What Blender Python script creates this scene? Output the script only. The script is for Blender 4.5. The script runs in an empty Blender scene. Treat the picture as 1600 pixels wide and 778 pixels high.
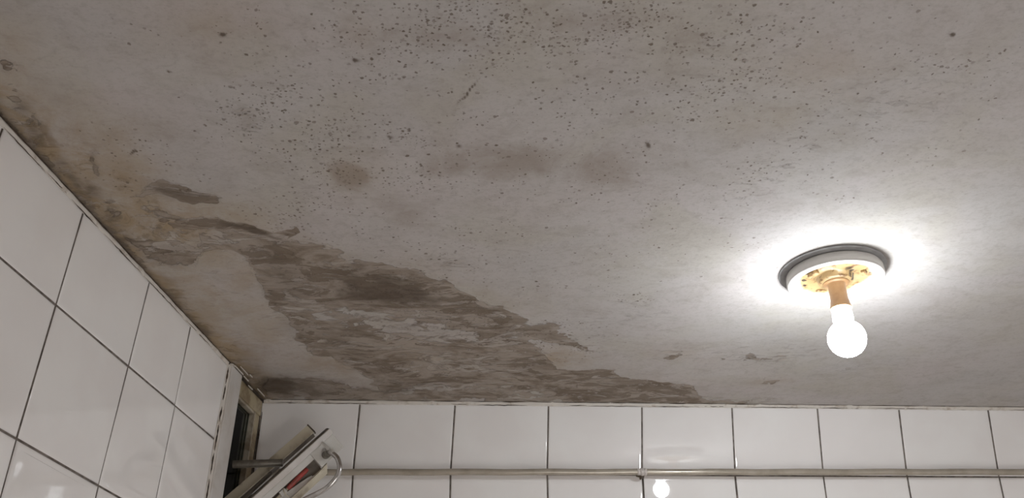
import bpy, math, random
import numpy as np
from mathutils import Vector, Matrix, noise as mnoise

# ------------------------------------------------------------------ camera, world, light, exposure
H = 2.5                                    # ceiling height; local z = 0 is the ceiling
FPX, YAW, PITCH, ROLL = 1518.565, 0.0686867, 0.50586359, -0.01385938
CAM = np.array([0.3956771, -1.977813, -0.7215518])
EXPOSURE = 0.25
BULB_STRENGTH = 93.0
BULB_COLOR = (0.93, 0.98, 1.02)
FILL_POWER = 12.5                           # added fill from behind the camera, no such source is seen

scene = bpy.context.scene
col = scene.collection


def cam_axes():
    cy, sy, cp, sp = math.cos(YAW), math.sin(YAW), math.cos(PITCH), math.sin(PITCH)
    f = np.array([sy * cp, cy * cp, sp])
    r = np.array([cy, -sy, 0.0])
    u = np.cross(r, f)
    cr, sr = math.cos(ROLL), math.sin(ROLL)
    return cr * r + sr * u, -sr * r + cr * u, f


RX, UY, FW = cam_axes()
cam_data = bpy.data.cameras.new('camera')
cam = bpy.data.objects.new('camera', cam_data)
col.objects.link(cam)
cam.matrix_world = Matrix(((RX[0], UY[0], -FW[0], CAM[0]), (RX[1], UY[1], -FW[1], CAM[1]),
                           (RX[2], UY[2], -FW[2], CAM[2] + H), (0, 0, 0, 1)))
cam_data.sensor_fit = 'HORIZONTAL'
cam_data.sensor_width = 36.0
cam_data.lens = FPX / 1600 * 36
cam_data.clip_start = 0.02
scene.camera = cam

world = bpy.data.worlds.new('night')
world.use_nodes = True
world.node_tree.nodes['Background'].inputs[0].default_value = (0.55, 0.6, 0.75, 1)
world.node_tree.nodes['Background'].inputs[1].default_value = 0.01
scene.world = world
scene.view_settings.view_transform = 'Standard'
scene.view_settings.look = 'None'
scene.view_settings.exposure = EXPOSURE
scene.view_settings.gamma = 1
scene.view_settings.use_curve_mapping = False
scene.cycles.max_bounces = 16
scene.cycles.diffuse_bounces = 14
scene.cycles.blur_glossy = 0.0

fill = bpy.data.lights.new('fill_light', 'AREA')  # unseen fill lamp, added to lift the far ceiling and walls
fill.shape = 'RECTANGLE'
fill.size, fill.size_y = 0.76, 1.3
fill.energy = FILL_POWER
fill.color = (1.0, 0.98, 0.965)
fill_o = bpy.data.objects.new('fill_light', fill)
fill_o.location = (1.3, -2.52, 0.7)
fill_o.rotation_euler = (math.radians(90), 0, 0)
col.objects.link(fill_o)

# ------------------------------------------------------------------ geometry of the room
AL, TL, TB = -0.16302564, 0.02824794, -0.06917829     # left wall turn and lean, back wall lean
LS = np.array([math.sin(AL), -math.cos(AL), 0.0])     # along the left wall, away from the corner
LZ = np.array([TL, 0.0, 1.0])
LN = np.cross(LZ, LS); LN /= np.linalg.norm(LN)
if LN[0] < 0: LN = -LN
BXD = np.array([1.0, 0, 0])
BZ = np.array([0.0, TB, 1.0])
BN = np.array([0.0, -1.0, TB]); BN /= np.linalg.norm(BN)
XR, YF = 1.95, -2.35                                  # right and front walls


def ray(px, py):
    return FW * FPX + RX * (px - 800) - UY * (py - 389)


def hit(px, py, n, o=(0, 0, 0)):
    d = ray(px, py)
    t = ((np.array(o) - CAM) @ n) / (d @ n)
    return CAM + t * d


def at_y(px, py, y):
    return hit(px, py, np.array([0, 1.0, 0]), (0, y, 0))


def V(p):
    return Vector((float(p[0]), float(p[1]), float(p[2]) + H))


# ------------------------------------------------------------------ helpers
def tag(o, label=None, cat=None, group=None, kind=None):
    if label: o['label'] = label
    if cat: o['category'] = cat
    if group: o['group'] = group
    if kind: o['kind'] = kind
    return o


def empty(name, loc):
    o = bpy.data.objects.new(name, None)
    o.location = loc
    o.empty_display_size = 0.05
    col.objects.link(o)
    return o


class MB:
    """collects world-space shapes and links them as one mesh object"""
    def __init__(self):
        self.v, self.f, self.m, self.s = [], [], [], []

    def add(self, vs, fs, mat=0, smooth=False):
        o = len(self.v)
        self.v += [tuple(float(c) for c in v) for v in vs]
        self.f += [tuple(i + o for i in f) for f in fs]
        self.m += [mat] * len(fs)
        self.s += [smooth] * len(fs)

    def box(self, o, ax, ay, az, mat=0):
        o, ax, ay, az = map(np.array, (o, ax, ay, az))
        vs = [o + i * ax + j * ay + k * az for k in (0, 1) for j in (0, 1) for i in (0, 1)]
        fs = [(0, 2, 3, 1), (4, 5, 7, 6), (0, 1, 5, 4), (2, 6, 7, 3), (0, 4, 6, 2), (1, 3, 7, 5)]
        if np.dot(np.cross(ax, ay), az) < 0: fs = [f[::-1] for f in fs]
        self.add(vs, fs, mat)

    def tube(self, pts, rad, seg=20, mat=0, caps=True):
        pts = [np.array(p, float) for p in pts]
        n = len(pts)
        rads = rad if isinstance(rad, (list, tuple)) else [rad] * n
        ref = None
        vs, fs = [], []
        for i, p in enumerate(pts):
            t = pts[min(i + 1, n - 1)] - pts[max(i - 1, 0)]
            t /= np.linalg.norm(t)
            if ref is None:
                ref = np.array([0, 0, 1.0]) if abs(t[2]) < .9 else np.array([1.0, 0, 0])
            a = ref - (ref @ t) * t; a /= np.linalg.norm(a); ref = a
            b = np.cross(t, a)
            for k in range(seg):
                c = 2 * math.pi * k / seg
                vs.append(p + rads[i] * (math.cos(c) * a + math.sin(c) * b))
        for i in range(n - 1):
            for k in range(seg):
                k2 = (k + 1) % seg
                fs.append((i * seg + k, i * seg + k2, (i + 1) * seg + k2, (i + 1) * seg + k))
        self.add(vs, fs, mat, True)
        if caps:
            o = len(self.v)
            self.add([vs[k] for k in range(seg)][::-1], [tuple(range(seg))], mat)
            self.add([vs[(n - 1) * seg + k] for k in range(seg)], [tuple(range(seg))], mat)

    def lathe(self, c, prof, seg=96, mat=0, wob=None):
        """prof: list of (r, z), around the vertical axis through c"""
        vs, fs = [], []
        for i, (r, z) in enumerate(prof):
            for k in range(seg):
                t = 2 * math.pi * k / seg
                dz = wob(r, t) if wob else 0
                vs.append((c[0] + r * math.cos(t), c[1] + r * math.sin(t), c[2] + z + dz))
        for i in range(len(prof) - 1):
            for k in range(seg):
                k2 = (k + 1) % seg
                fs.append((i * seg + k, i * seg + k2, (i + 1) * seg + k2, (i + 1) * seg + k))
        self.add(vs, fs, mat, True)

    def build(self, name, mats, parent=None, bevel=0, sharp=None):
        me = bpy.data.meshes.new(name)
        base = np.array(parent.location) if parent is not None and parent.type == 'EMPTY' else np.zeros(3)
        if parent is not None and parent.type != 'EMPTY':
            base = np.array(parent.parent.location) if parent.parent else np.zeros(3)
        me.from_pydata([(v[0] - base[0], v[1] - base[1], v[2] + H - base[2]) for v in self.v], [], self.f)
        for m in (mats if isinstance(mats, (list, tuple)) else [mats]): me.materials.append(m)
        me.polygons.foreach_set('material_index', self.m)
        me.polygons.foreach_set('use_smooth', self.s)
        me.update()
        o = bpy.data.objects.new(name, me)
        col.objects.link(o)
        if parent is not None: o.parent = parent
        if bevel:
            b = o.modifiers.new('bevel', 'BEVEL'); b.width = bevel; b.segments = 3
            b.limit_method = 'ANGLE'; b.angle_limit = math.radians(40)
            b.harden_normals = False
        return o


class NT:
    """small helper to write node materials"""
    def __init__(self, name):
        self.mat = bpy.data.materials.new(name)
        self.mat.use_nodes = True
        self.nt = self.mat.node_tree
        self.bsdf = self.nt.nodes['Principled BSDF']

    def n(self, t, **kw):
        nd = self.nt.nodes.new(t)
        for k, v in kw.items(): setattr(nd, k, v)
        return nd

    def put(self, sock, v):
        if hasattr(v, 'links') or isinstance(v, bpy.types.NodeSocket): self.nt.links.new(v, sock)
        else: sock.default_value = v

    def math(self, op, a, b=0.0, c=0.0, clamp=False):
        nd = self.n('ShaderNodeMath', operation=op, use_clamp=clamp)
        self.put(nd.inputs[0], a); self.put(nd.inputs[1], b); self.put(nd.inputs[2], c)
        return nd.outputs[0]

    def ss(self, v, lo, hi, a=0.0, b=1.0):
        nd = self.n('ShaderNodeMapRange', interpolation_type='SMOOTHSTEP')
        self.put(nd.inputs[0], v)
        for i, x in enumerate((lo, hi, a, b)): self.put(nd.inputs[1 + i], x)
        return nd.outputs[0]

    def mix(self, f, a, b, mode='MIX'):
        nd = self.n('ShaderNodeMix', data_type='RGBA', blend_type=mode)
        self.put(nd.inputs[0], f)
        self.put(nd.inputs[6], a if not isinstance(a, tuple) else (*a, 1) if len(a) == 3 else a)
        self.put(nd.inputs[7], b if not isinstance(b, tuple) else (*b, 1) if len(b) == 3 else b)
        return nd.outputs[2]

    def coord(self, scale=(1, 1, 1), loc=(0, 0, 0)):
        g = self.n('ShaderNodeTexCoord')
        m = self.n('ShaderNodeMapping')
        m.inputs['Scale'].default_value = scale
        m.inputs['Location'].default_value = loc
        self.nt.links.new(g.outputs['Object'], m.inputs[0])
        return m.outputs[0]

    def noise(self, vec, scale, detail=4, rough=.5, dist=0.0, out=0):
        nd = self.n('ShaderNodeTexNoise')
        self.put(nd.inputs['Vector'], vec)
        nd.inputs['Scale'].default_value = scale
        nd.inputs['Detail'].default_value = detail
        nd.inputs['Roughness'].default_value = rough
        nd.inputs['Distortion'].default_value = dist
        return nd.outputs[out]

    def attr(self, name):
        nd = self.n('ShaderNodeAttribute', attribute_name=name)
        return nd.outputs['Fac']

    def bump(self, h, strength, dist, normal=None):
        nd = self.n('ShaderNodeBump')
        nd.inputs['Strength'].default_value = strength
        nd.inputs['Distance'].default_value = dist
        self.put(nd.inputs['Height'], h)
        if normal is not None: self.nt.links.new(normal, nd.inputs['Normal'])
        return nd.outputs[0]

    def done(self, color=None, rough=None, normal=None, **kw):
        if color is not None: self.put(self.bsdf.inputs['Base Color'], (*color, 1) if isinstance(color, tuple) and len(color) == 3 else color)
        if rough is not None: self.put(self.bsdf.inputs['Roughness'], rough)
        if normal is not None: self.nt.links.new(normal, self.bsdf.inputs['Normal'])
        for k, v in kw.items(): self.put(self.bsdf.inputs[k.replace('_', ' ')], v)
        return self.mat


# ------------------------------------------------------------------ materials
def mat_tile():
    t = NT('glazed_white_tile')
    v = t.coord()
    n = t.noise(v, 9, 3, .5)
    c = t.mix(t.ss(n, .35, .65), (.81, .785, .77), (.84, .825, .81))
    n2 = t.noise(v, 3.0, 2, .5)
    c = t.mix(t.ss(n2, .4, .7, 0, .5), c, (.81, .775, .765))
    nb = t.bump(t.noise(v, 7, 1, .4), .05, .004)
    return t.done(c, .03, nb, IOR=1.6)


def mat_grout():
    t = NT('grey_dirty_grout')
    v = t.coord()
    n = t.noise(v, 60, 5, .6)
    c = t.mix(t.ss(n, .35, .65), (.10, .082, .070), (.22, .19, .165))
    return t.done(c, .9)


def mat_plain(name, c1, c2=None, scale=30, rough=.5, metal=0.0, bump=0.0, lo=.4, hi=.65, **kw):
    t = NT(name)
    v = t.coord()
    n = t.noise(v, scale, 6, .6, .3)
    c = t.mix(t.ss(n, lo, hi), c1, c2 or c1)
    nb = t.bump(n, bump, .002) if bump else None
    return t.done(c, rough, nb, Metallic=metal, **kw)


M_TILE, M_GROUT = mat_tile(), mat_grout()
M_CAULK = mat_plain('cracked_sealant', (.60, .56, .51), (.40, .34, .28), 45, .6, bump=.5, lo=.5, hi=.72)
M_CRACK = mat_plain('dark_crack_dirt', (.035, .024, .016), (.09, .06, .04), 80, .9)
M_PAINTW = mat_plain('white_window_paint', (.60, .575, .55), (.52, .48, .44), 14, .35, bump=.1)
M_PAINTY = mat_plain('yellowed_window_paint', (.40, .335, .22), (.21, .155, .09), 26, .45, bump=.2, lo=.38, hi=.62)
M_BEAD = mat_plain('dirty_glazing_bead', (.46, .41, .33), (.27, .22, .16), 40, .5, bump=.2)
M_PIPE = mat_plain('beige_painted_pipe', (.42, .375, .31), (.34, .30, .24), 20, .2, metal=.25)
M_THREAD = mat_plain('sealing_tape', (.62, .58, .55), (.45, .40, .36), 300, .5, bump=.5)
M_BRASS = mat_plain('dull_brass', (.16, .13, .09), (.08, .06, .04), 90, .4, metal=.6)
M_FLOOR = mat_plain('pale_floor_tile', (.78, .75, .72), (.74, .71, .68), 6, .3)
M_HOUSE = mat_plain('white_enamel', (.56, .545, .51), (.49, .47, .43), 25, .3)
M_CREAM = mat_plain('aged_cream_enamel', (.60, .55, .43), (.33, .28, .20), 30, .4, lo=.5, hi=.7)
M_BROWN = mat_plain('brown_metal', (.13, .105, .075), (.06, .045, .03), 40, .5)
M_DARK = mat_plain('painted_darkness', (.025, .02, .016), (.05, .04, .03), 40, .7)
M_CHROME = mat_plain('worn_chrome', (.62, .61, .60), (.50, .48, .46), 60, .16, metal=1.0)
M_TUBE = mat_plain('grey_metal_tube', (.15, .135, .11), (.09, .078, .062), 50, .4, metal=.3)
M_RED = mat_plain('dull_red_sleeve', (.38, .055, .045), (.22, .05, .035), 60, .4)
M_RING = mat_plain('grey_mounting_ring', (.36, .36, .36), (.30, .30, .30), 50, .8)
M_SOCKET = mat_plain('tan_socket', (.42, .24, .11), (.36, .20, .09), 60, .45)

t = NT('window_glass')
nt = t.nt
g = t.n('ShaderNodeBsdfGlossy'); g.inputs['Roughness'].default_value = .03
tr = t.n('ShaderNodeBsdfTransparent'); tr.inputs['Color'].default_value = (.75, .8, .78, 1)
fr = t.n('ShaderNodeFresnel'); fr.inputs[0].default_value = 1.14
ms = t.n('ShaderNodeMixShader')
nt.links.new(fr.outputs[0], ms.inputs[0]); nt.links.new(tr.outputs[0], ms.inputs[1]); nt.links.new(g.outputs[0], ms.inputs[2])
nt.links.new(ms.outputs[0], nt.nodes['Material Output'].inputs[0])
M_GLASS = t.mat


def mat_ceiling():
    t = NT('stained_plaster')
    P = t.coord()
    PS = t.coord((.62, 1.0, 1.0))
    peel, mold, yel, dots, smu, red = (t.attr(a) for a in ('peel', 'mold', 'yellow', 'dots', 'smudge', 'scuff'))
    # plaster with soft clouds
    n_big = t.noise(P, 3.2, 3, .5)
    n_mid = t.noise(P, 14, 5, .6, .3)
    n_fine = t.noise(P, 90, 4, .6)
    base = t.mix(t.ss(n_big, .35, .65), (.325, .312, .303), (.345, .322, .314))
    base = t.mix(t.ss(t.noise(P, 5.3, 3, .55, .6), .46, .66, 0, .7), base, (.318, .300, .268))
    base = t.mix(t.ss(n_mid, .45, .72, 0, .45), base, (.275, .252, .232))
    base = t.mix(t.ss(n_fine, .48, .72, 0, .30), base, (.21, .19, .172))
    pale = t.math('MULTIPLY', t.ss(t.noise(t.coord((.7, 1, 1), (2, 9, 0)), 8, 8, .66, 1.0), .50, .58), .45)
    base = t.mix(pale, base, (.352, .338, .328))
    grain = t.noise(t.coord((.8, 1, 1), (1, 2, 0)), 240, 5, .7)
    base = t.mix(t.ss(grain, .50, .70, 0, .28), base, (.20, .182, .165))
    base = t.mix(t.ss(t.noise(t.coord((.7, 1, 1), (8, 3, 0)), 36, 9, .72, .6), .50, .64, 0, .24), base, (.215, .190, .165))
    # broad faint discolouring
    ns = t.noise(P, 11, 8, .66, .8)
    s = t.ss(t.math('ADD', smu, t.math('MULTIPLY', t.math('SUBTRACT', ns, .5), .9)), .26, .66, 0, .66)
    c = t.mix(t.math('MULTIPLY', s, t.ss(smu, .02, .2)), base, (.205, .172, .145))
    # yellow-brown damp
    ny = t.noise(P, 13, 9, .68, .8)
    y = t.math('MULTIPLY', yel, t.ss(ny, .30, .62, .35, 1.25), clamp=True)
    c = t.mix(t.math('MULTIPLY', y, .90), c, (.235, .175, .105))
    ny2 = t.noise(t.coord((1, 1, 1), (4, 4, 0)), 30, 9, .68, .8)
    y2 = t.math('MULTIPLY', t.ss(ny2, .50, .62), t.ss(yel, .35, .9))
    c = t.mix(t.math('MULTIPLY', y2, .62), c, (.115, .082, .046))
    # peeled layer with a crisp, ragged rim
    n0 = t.noise(PS, 9, 3, .55, .8)
    n1 = t.noise(PS, 26, 12, .66, 1.2)
    nm = t.math('ADD', t.math('MULTIPLY', t.math('SUBTRACT', n0, .5), .55), t.math('MULTIPLY', t.math('SUBTRACT', n1, .5), .85))
    pv = t.math('ADD', peel, nm)
    pe = t.math('MULTIPLY', t.ss(pv, .46, .525), t.ss(peel, .04, .16))
    n2 = t.noise(t.coord((.55, 1, 1)), 20, 10, .68, .9)
    pc = t.mix(t.ss(n2, .38, .60), (.140, .110, .083), (.250, .215, .182))
    c = t.mix(t.math('MULTIPLY', pe, .92), c, pc)
    # an older coat lost underneath
    pv2 = t.math('ADD', peel, t.math('MULTIPLY', t.math('SUBTRACT', t.noise(t.coord((.5, 1, 1), (3, 1, 0)), 19, 11, .68, 1.6), .5), 1.7))
    pe2 = t.math('MULTIPLY', t.ss(pv2, .80, .86), t.ss(peel, .2, .4))
    c = t.mix(t.math('MULTIPLY', pe2, .66), c, (.112, .084, .060))
    # pale flakes left standing inside the peeled parts
    fl = t.noise(t.coord((.42, 1.1, 1), (7, 2, 0)), 26, 11, .70, 1.2)
    fk = t.math('MULTIPLY', t.ss(fl, .555, .575), t.ss(peel, .15, .35))
    fk = t.math('MULTIPLY', fk, t.ss(mold, .62, .30))
    c = t.mix(t.math('MULTIPLY', fk, .72), c, t.mix(t.ss(n_mid, .4, .6), (.335, .305, .278), (.285, .252, .222)))
    # dark mould
    n3 = t.noise(t.coord((.55, 1, 1)), 17, 11, .70, 1.2)
    mv = t.math('ADD', mold, t.math('MULTIPLY', t.math('SUBTRACT', n3, .5), 1.25))
    md = t.math('MULTIPLY', t.ss(mv, .34, .74), t.ss(mold, .03, .2))
    c = t.mix(t.math('MULTIPLY', md, .80), c, t.mix(t.ss(t.noise(PS, 55, 8, .7), .4, .62), (.060, .044, .031), (.105, .080, .060)))
    c = t.mix(t.math('MULTIPLY', t.ss(mold, .05, .8), .60), c, (.085, .066, .050))
    # mildew specks
    spk = None
    dots = t.math('MULTIPLY', dots, t.ss(t.noise(P, 12, 3, .6), .35, .65, .3, 1.9))
    for sc, lo, loc in ((80, .155, 0.0), (130, .20, 5.0), (165, .22, 8.0), (45, .105, 11.0)):
        pd = t.n('ShaderNodeVectorMath', operation='ADD')
        t.put(pd.inputs[0], t.coord((1, 1, 1), (loc, loc * .7, 0)))
        wb = t.n('ShaderNodeVectorMath', operation='SCALE')
        t.put(wb.inputs[0], t.noise(P, 260, 2, .5, out=1)); wb.inputs['Scale'].default_value = .0045
        t.put(pd.inputs[1], wb.outputs[0])
        vo = t.n('ShaderNodeTexVoronoi', voronoi_dimensions='2D')
        t.put(vo.inputs['Vector'], pd.outputs[0])
        vo.inputs['Scale'].default_value = sc
        vo.inputs['Randomness'].default_value = 1.0
        sx = t.n('ShaderNodeSeparateColor')
        t.put(sx.inputs[0], vo.outputs['Color'])
        gate = t.ss(t.math('SUBTRACT', dots, sx.outputs[0]), 0.0, .06)
        rad = t.math('MULTIPLY', t.math('ADD', sx.outputs[1], .35), lo)
        d = t.ss(t.math('SUBTRACT', rad, vo.outputs['Distance']), -.02, .05)
        d = t.math('MULTIPLY', t.math('MULTIPLY', d, gate), t.math('ADD', t.math('MULTIPLY', sx.outputs[2], .75), .15))
        spk = d if spk is None else t.math('MAXIMUM', spk, d)
    c = t.mix(t.math('MULTIPLY', spk, .92), c, (.085, .062, .045))
    # scuffed rough plaster
    sn = t.noise(t.coord((.5, 1, 1), (1, 5, 0)), 75, 8, .7, .5)
    sk = t.math('MULTIPLY', t.ss(sn, .56, .63), red)
    c = t.mix(t.math('MULTIPLY', sk, .5), c, (.20, .175, .155))
    # relief
    h = t.math('MULTIPLY', n_fine, .22)
    h = t.math('ADD', h, t.math('MULTIPLY', n_mid, .5))
    h = t.math('ADD', h, t.math('MULTIPLY', pe, .9))
    h = t.math('ADD', h, t.math('MULTIPLY', pe2, .35))
    h = t.math('SUBTRACT', h, t.math('MULTIPLY', fk, .7))
    h = t.math('ADD', h, t.math('MULTIPLY', t.noise(PS, 70, 6, .7), t.math('MULTIPLY', t.ss(peel, .1, .5), .9)))
    h = t.math('ADD', h, t.math('MULTIPLY', sk, .4))
    h = t.math('ADD', h, t.math('MULTIPLY', spk, .35))
    sc_ = t.n('ShaderNodeVectorMath', operation='SCALE'); t.put(sc_.inputs[0], c); sc_.inputs['Scale'].default_value = 1.36
    c = sc_.outputs[0]
    nb = t.bump(h, .75, .0024)
    return t.done(c, .85, nb, Specular_IOR_Level=.25)


M_CEIL = mat_ceiling()

# ------------------------------------------------------------------ ceiling
# marks on the plaster are laid out on the photograph and carried to the real plane of the ceiling
def poly(pts, feather):
    pts = np.array(pts, float)

    def f(X, Y):
        inside = np.zeros(X.shape, bool)
        d2 = np.full(X.shape, 1e12)
        n = len(pts)
        for i in range(n):
            x0, y0 = pts[i]; x1, y1 = pts[(i + 1) % n]
            ex, ey = x1 - x0, y1 - y0
            tt = np.clip(((X - x0) * ex + (Y - y0) * ey) / (ex * ex + ey * ey + 1e-9), 0, 1)
            d2 = np.minimum(d2, (X - x0 - tt * ex) ** 2 + (Y - y0 - tt * ey) ** 2)
            if abs(ey) > 1e-9:
                cr = ((y0 > Y) != (y1 > Y)) & (X < ex * (Y - y0) / ey + x0)
                inside ^= cr
        sd = np.sqrt(d2) * np.where(inside, 1, -1)
        q = np.clip(sd / feather * .5 + .5, 0, 1)
        return q * q * (3 - 2 * q)
    return f


def ell(cx, cy, rx, ry, deg=0, p=1.0):
    a = math.radians(deg)

    def f(X, Y):
        dx, dy = X - cx, Y - cy
        u = (dx * math.cos(a) + dy * math.sin(a)) / rx
        v = (-dx * math.sin(a) + dy * math.cos(a)) / ry
        return np.exp(-(u * u + v * v) ** p)
    return f


PEEL = [
    (.46, ell(270, 340, 60, 44, 30)), (.45, ell(185, 330, 24, 40, -40)),  # (weight, shape); positive ones by maximum, then negative ones subtract
    (.68, poly([(219, 309), (236, 284), (256, 281), (277, 287), (296, 291), (310, 299), (330, 309), (333, 318), (318, 322), (297, 320), (279, 309), (257, 303), (240, 306)], 5)),
    (.70, poly([(300, 362), (420, 372), (480, 372), (560, 398), (480, 410), (400, 405), (330, 392), (300, 384)], 10)),
    (.80, poly([(273, 349), (300, 341), (327, 344), (367, 351), (400, 359), (434, 367), (455, 363), (479, 355), (484, 366), (462, 377), (447, 380), (417, 377), (387, 368), (334, 366), (277, 359)], 4)),
    (.80, poly([(185, 362), (223, 398), (260, 411), (297, 410), (308, 394), (327, 389), (350, 394), (367, 407), (387, 434), (407, 462), (430, 484), (455, 505), (470, 530), (520, 560), (560, 600),
                (600, 606), (700, 612), (800, 615), (880, 612), (895, 590), (860, 560), (830, 530), (890, 525), (941, 547), (886, 522), (828, 500), (782, 482), (742, 468), (735, 452), (674, 430), (640, 420),
                (590, 412), (540, 400), (500, 388), (470, 380), (420, 372), (380, 372), (330, 372), (300, 384), (262, 372), (226, 380)], 12)),
    (.85, poly([(885, 584), (940, 578), (1001, 588), (1044, 597), (1076, 609), (1104, 621), (1150, 630), (1000, 636), (880, 634), (840, 606)], 7)), (.6, ell(1120, 627, 90, 4)),
    (.70, poly([(420, 585), (480, 580), (560, 600), (620, 612), (760, 612), (900, 616), (900, 630), (420, 628)], 8)),
    (.75, poly([(800, 496), (830, 503), (886, 522), (943, 547), (880, 538), (820, 525), (790, 515)], 5)),
    (.62, ell(1000, 618, 120, 9)), (.5, ell(1150, 625, 80, 6)), (.62, ell(1202, 598, 26, 7)), (.56, ell(1050, 553, 36, 9, -10)),
    (.50, ell(1190, 556, 90, 8)), (.35, ell(700, 408, 60, 14, 8)), (.42, ell(560, 272, 34, 24, 25)), (.36, ell(395, 190, 50, 26, 40)), (.30, ell(10, 105, 26, 14)),
    (.62, ell(12, 104, 20, 14)), (.55, ell(15, 152, 20, 22)), (.5, ell(48, 190, 20, 16)), (.55, ell(162, 262, 13, 34, 8)), (.36, ell(980, 470, 60, 10)), (.30, ell(1340, 570, 60, 8)),
]
PEELNEG = [
    (.42, ell(600, 500, 110, 15, 15)), (.34, ell(500, 485, 60, 14, 25)), (.45, ell(540, 412, 54, 6, 12)), (.35, ell(740, 545, 60, 10, 5)), (.3, ell(350, 378, 40, 6, 15)),
    (.75, poly([(262, 413), (300, 412), (312, 396), (330, 392), (348, 398), (366, 412), (384, 438), (404, 466), (425, 486), (452, 508), (466, 536), (500, 560), (470, 582), (420, 575), (380, 560), (300, 480)], 14)),
    (.55, poly([(440, 553), (500, 556), (545, 572), (572, 600), (540, 600), (480, 584), (436, 570)], 6)),
    (.40, poly([(560, 498), (640, 496), (720, 508), (760, 528), (700, 535), (620, 520), (555, 512)], 8)),
    (.38, ell(690, 560, 70, 18, 8)), (.35, ell(470, 462, 60, 12, 22)), (.35, ell(800, 520, 30, 8, 10)), (.30, ell(880, 575, 40, 9)), (.25, ell(600, 395, 60, 8, 10)),
    (.4, ell(760, 470, 40, 5, 28)), (.30, ell(520, 535, 22, 8, 20)),
]
MOLD = [
    (.40, ell(440, 425, 70, 26, 25)), (.5, ell(120, 290, 70, 12, 46)), (.45, ell(200, 372, 40, 14, 46)), (.3, ell(300, 500, 60, 10, 48)), (.4, ell(480, 610, 70, 10)), (.34, ell(700, 470, 60, 10, 20)),
    (1.1, ell(355, 51, 6, 4)), (.95, ell(556, 95, 6, 4)), (.8, ell(258, 112, 4, 3)), (.8, ell(218, 240, 9, 3, -50)), (.75, ell(722, 141, 26, 2.5, -58)), (.8, ell(1021, 231, 5, 6)), (.7, ell(718, 227, 9, 3.5, 15)), (.7, ell(605, 214, 6, 3)), (.8, ell(1482, 53, 6, 4)),
    (.62, poly([(519, 426), (545, 424), (562, 429), (602, 426), (640, 440), (664, 458), (690, 478), (688, 484), (652, 484), (616, 480), (562, 475), (530, 468), (516, 462), (525, 448)], 26)), (.36, ell(600, 455, 110, 40, 14)), (.40, ell(450, 430, 90, 40, 25)),
    (.50, ell(640, 468, 60, 10, 12)), (.62, ell(385, 364, 80, 7, 12)), (.5, ell(425, 373, 34, 5, 14)), (.42, ell(275, 298, 50, 13, 15)), (.45, ell(30, 170, 24, 18, 45)), (.5, ell(62, 212, 34, 18, 45)), (.42, ell(105, 258, 34, 16, 45)), (.5, ell(145, 305, 30, 16, 45)), (.34, ell(164, 255, 10, 38, 10)), (.5, ell(185, 350, 34, 20, 45)), (.4, ell(240, 400, 50, 12, 10)), (.34, ell(260, 440, 30, 14, 50)), (.35, ell(8, 106, 18, 16)), (.30, ell(420, 430, 50, 30, 25)), (.42, ell(500, 590, 60, 11, 6)), (.75, ell(430, 600, 50, 24)), (.45, ell(600, 606, 90, 12)), (.35, ell(395, 570, 40, 40, 40)),
    (.32, ell(540, 540, 60, 18, 10)), (.30, ell(780, 515, 50, 16, 20)), (.30, ell(840, 575, 60, 14, 8)), (.33, ell(960, 600, 70, 9, 6)), (.34, ell(460, 510, 40, 16, 20)), (.30, ell(590, 578, 60, 12)),
    (.32, ell(1050, 612, 40, 8, 14)), (.28, ell(280, 403, 34, 6, 10)), (.30, ell(690, 500, 46, 9, 12)), (.35, ell(410, 590, 30, 28, 40)), (.25, ell(560, 274, 26, 18)), (.24, ell(700, 600, 120, 10)),
    (.30, ell(378, 395, 30, 8, 30)), (.34, ell(860, 522, 30, 7, 15)), (.22, ell(720, 250, 8, 3)),
]
YELLOW = [
    (.85, ell(270, 350, 110, 46, 35)), (.7, ell(200, 290, 60, 60, 30)), (.55, ell(480, 400, 90, 30, 20)), (.5, ell(520, 560, 110, 26, 10)), (.6, ell(860, 560, 60, 24)), (.5, ell(340, 470, 40, 60, -40)),
    (.72, ell(130, 255, 105, 70, 42)), (.80, ell(215, 350, 100, 56, 40)), (.85, ell(50, 205, 46, 70, -30)), (.5, ell(330, 500, 60, 60, 40)), (.4, ell(380, 440, 60, 50)), (.45, ell(12, 120, 30, 70)), (.55, ell(340, 350, 110, 40, 15)),
    (.45, ell(170, 225, 70, 45)), (.50, ell(270, 430, 80, 60, 45)), (.40, ell(400, 500, 90, 60, 30)), (.50, ell(620, 560, 200, 50, 6)), (.35, ell(860, 590, 200, 28, 6)), (.28, ell(1050, 552, 50, 14)),
    (.30, ell(1200, 598, 40, 9)), (.30, ell(560, 272, 50, 34)), (.25, ell(330, 30, 90, 40)), (.25, ell(1290, 110, 100, 40)), (.25, ell(660, 450, 160, 50, 14)), (.16, ell(570, 50, 30, 30)),
    (.20, ell(1200, 190, 90, 26)), (.30, ell(420, 600, 40, 30)),
]
DOTS = [
    (.42, ell(480, 200, 150, 62, 14)), (.36, ell(430, 160, 70, 60)), (.34, ell(560, 255, 130, 55, 12)), (.50, ell(640, 218, 60, 18, 10)), (.55, ell(850, 45, 380, 60)), (.45, ell(1080, 80, 190, 100)),
    (.24, ell(620, 90, 200, 80)), (.24, ell(480, 320, 120, 60)), (.40, ell(725, 358, 42, 7, 8)), (.13, ell(860, 250, 400, 200)), (.12, ell(1240, 220, 240, 130)), (.12, ell(700, 420, 300, 60)),
    (.28, ell(980, 462, 60, 7, 8)), (.20, ell(860, 530, 90, 30)), (.18, ell(1000, 130, 120, 60)), (.30, ell(830, 80, 60, 30)), (.12, ell(220, 240, 120, 80)), (.10, ell(1480, 120, 160, 100)),
    (.25, ell(700, 500, 110, 20, 10)), (.30, ell(1240, 240, 70, 26, -30)),
]
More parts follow.
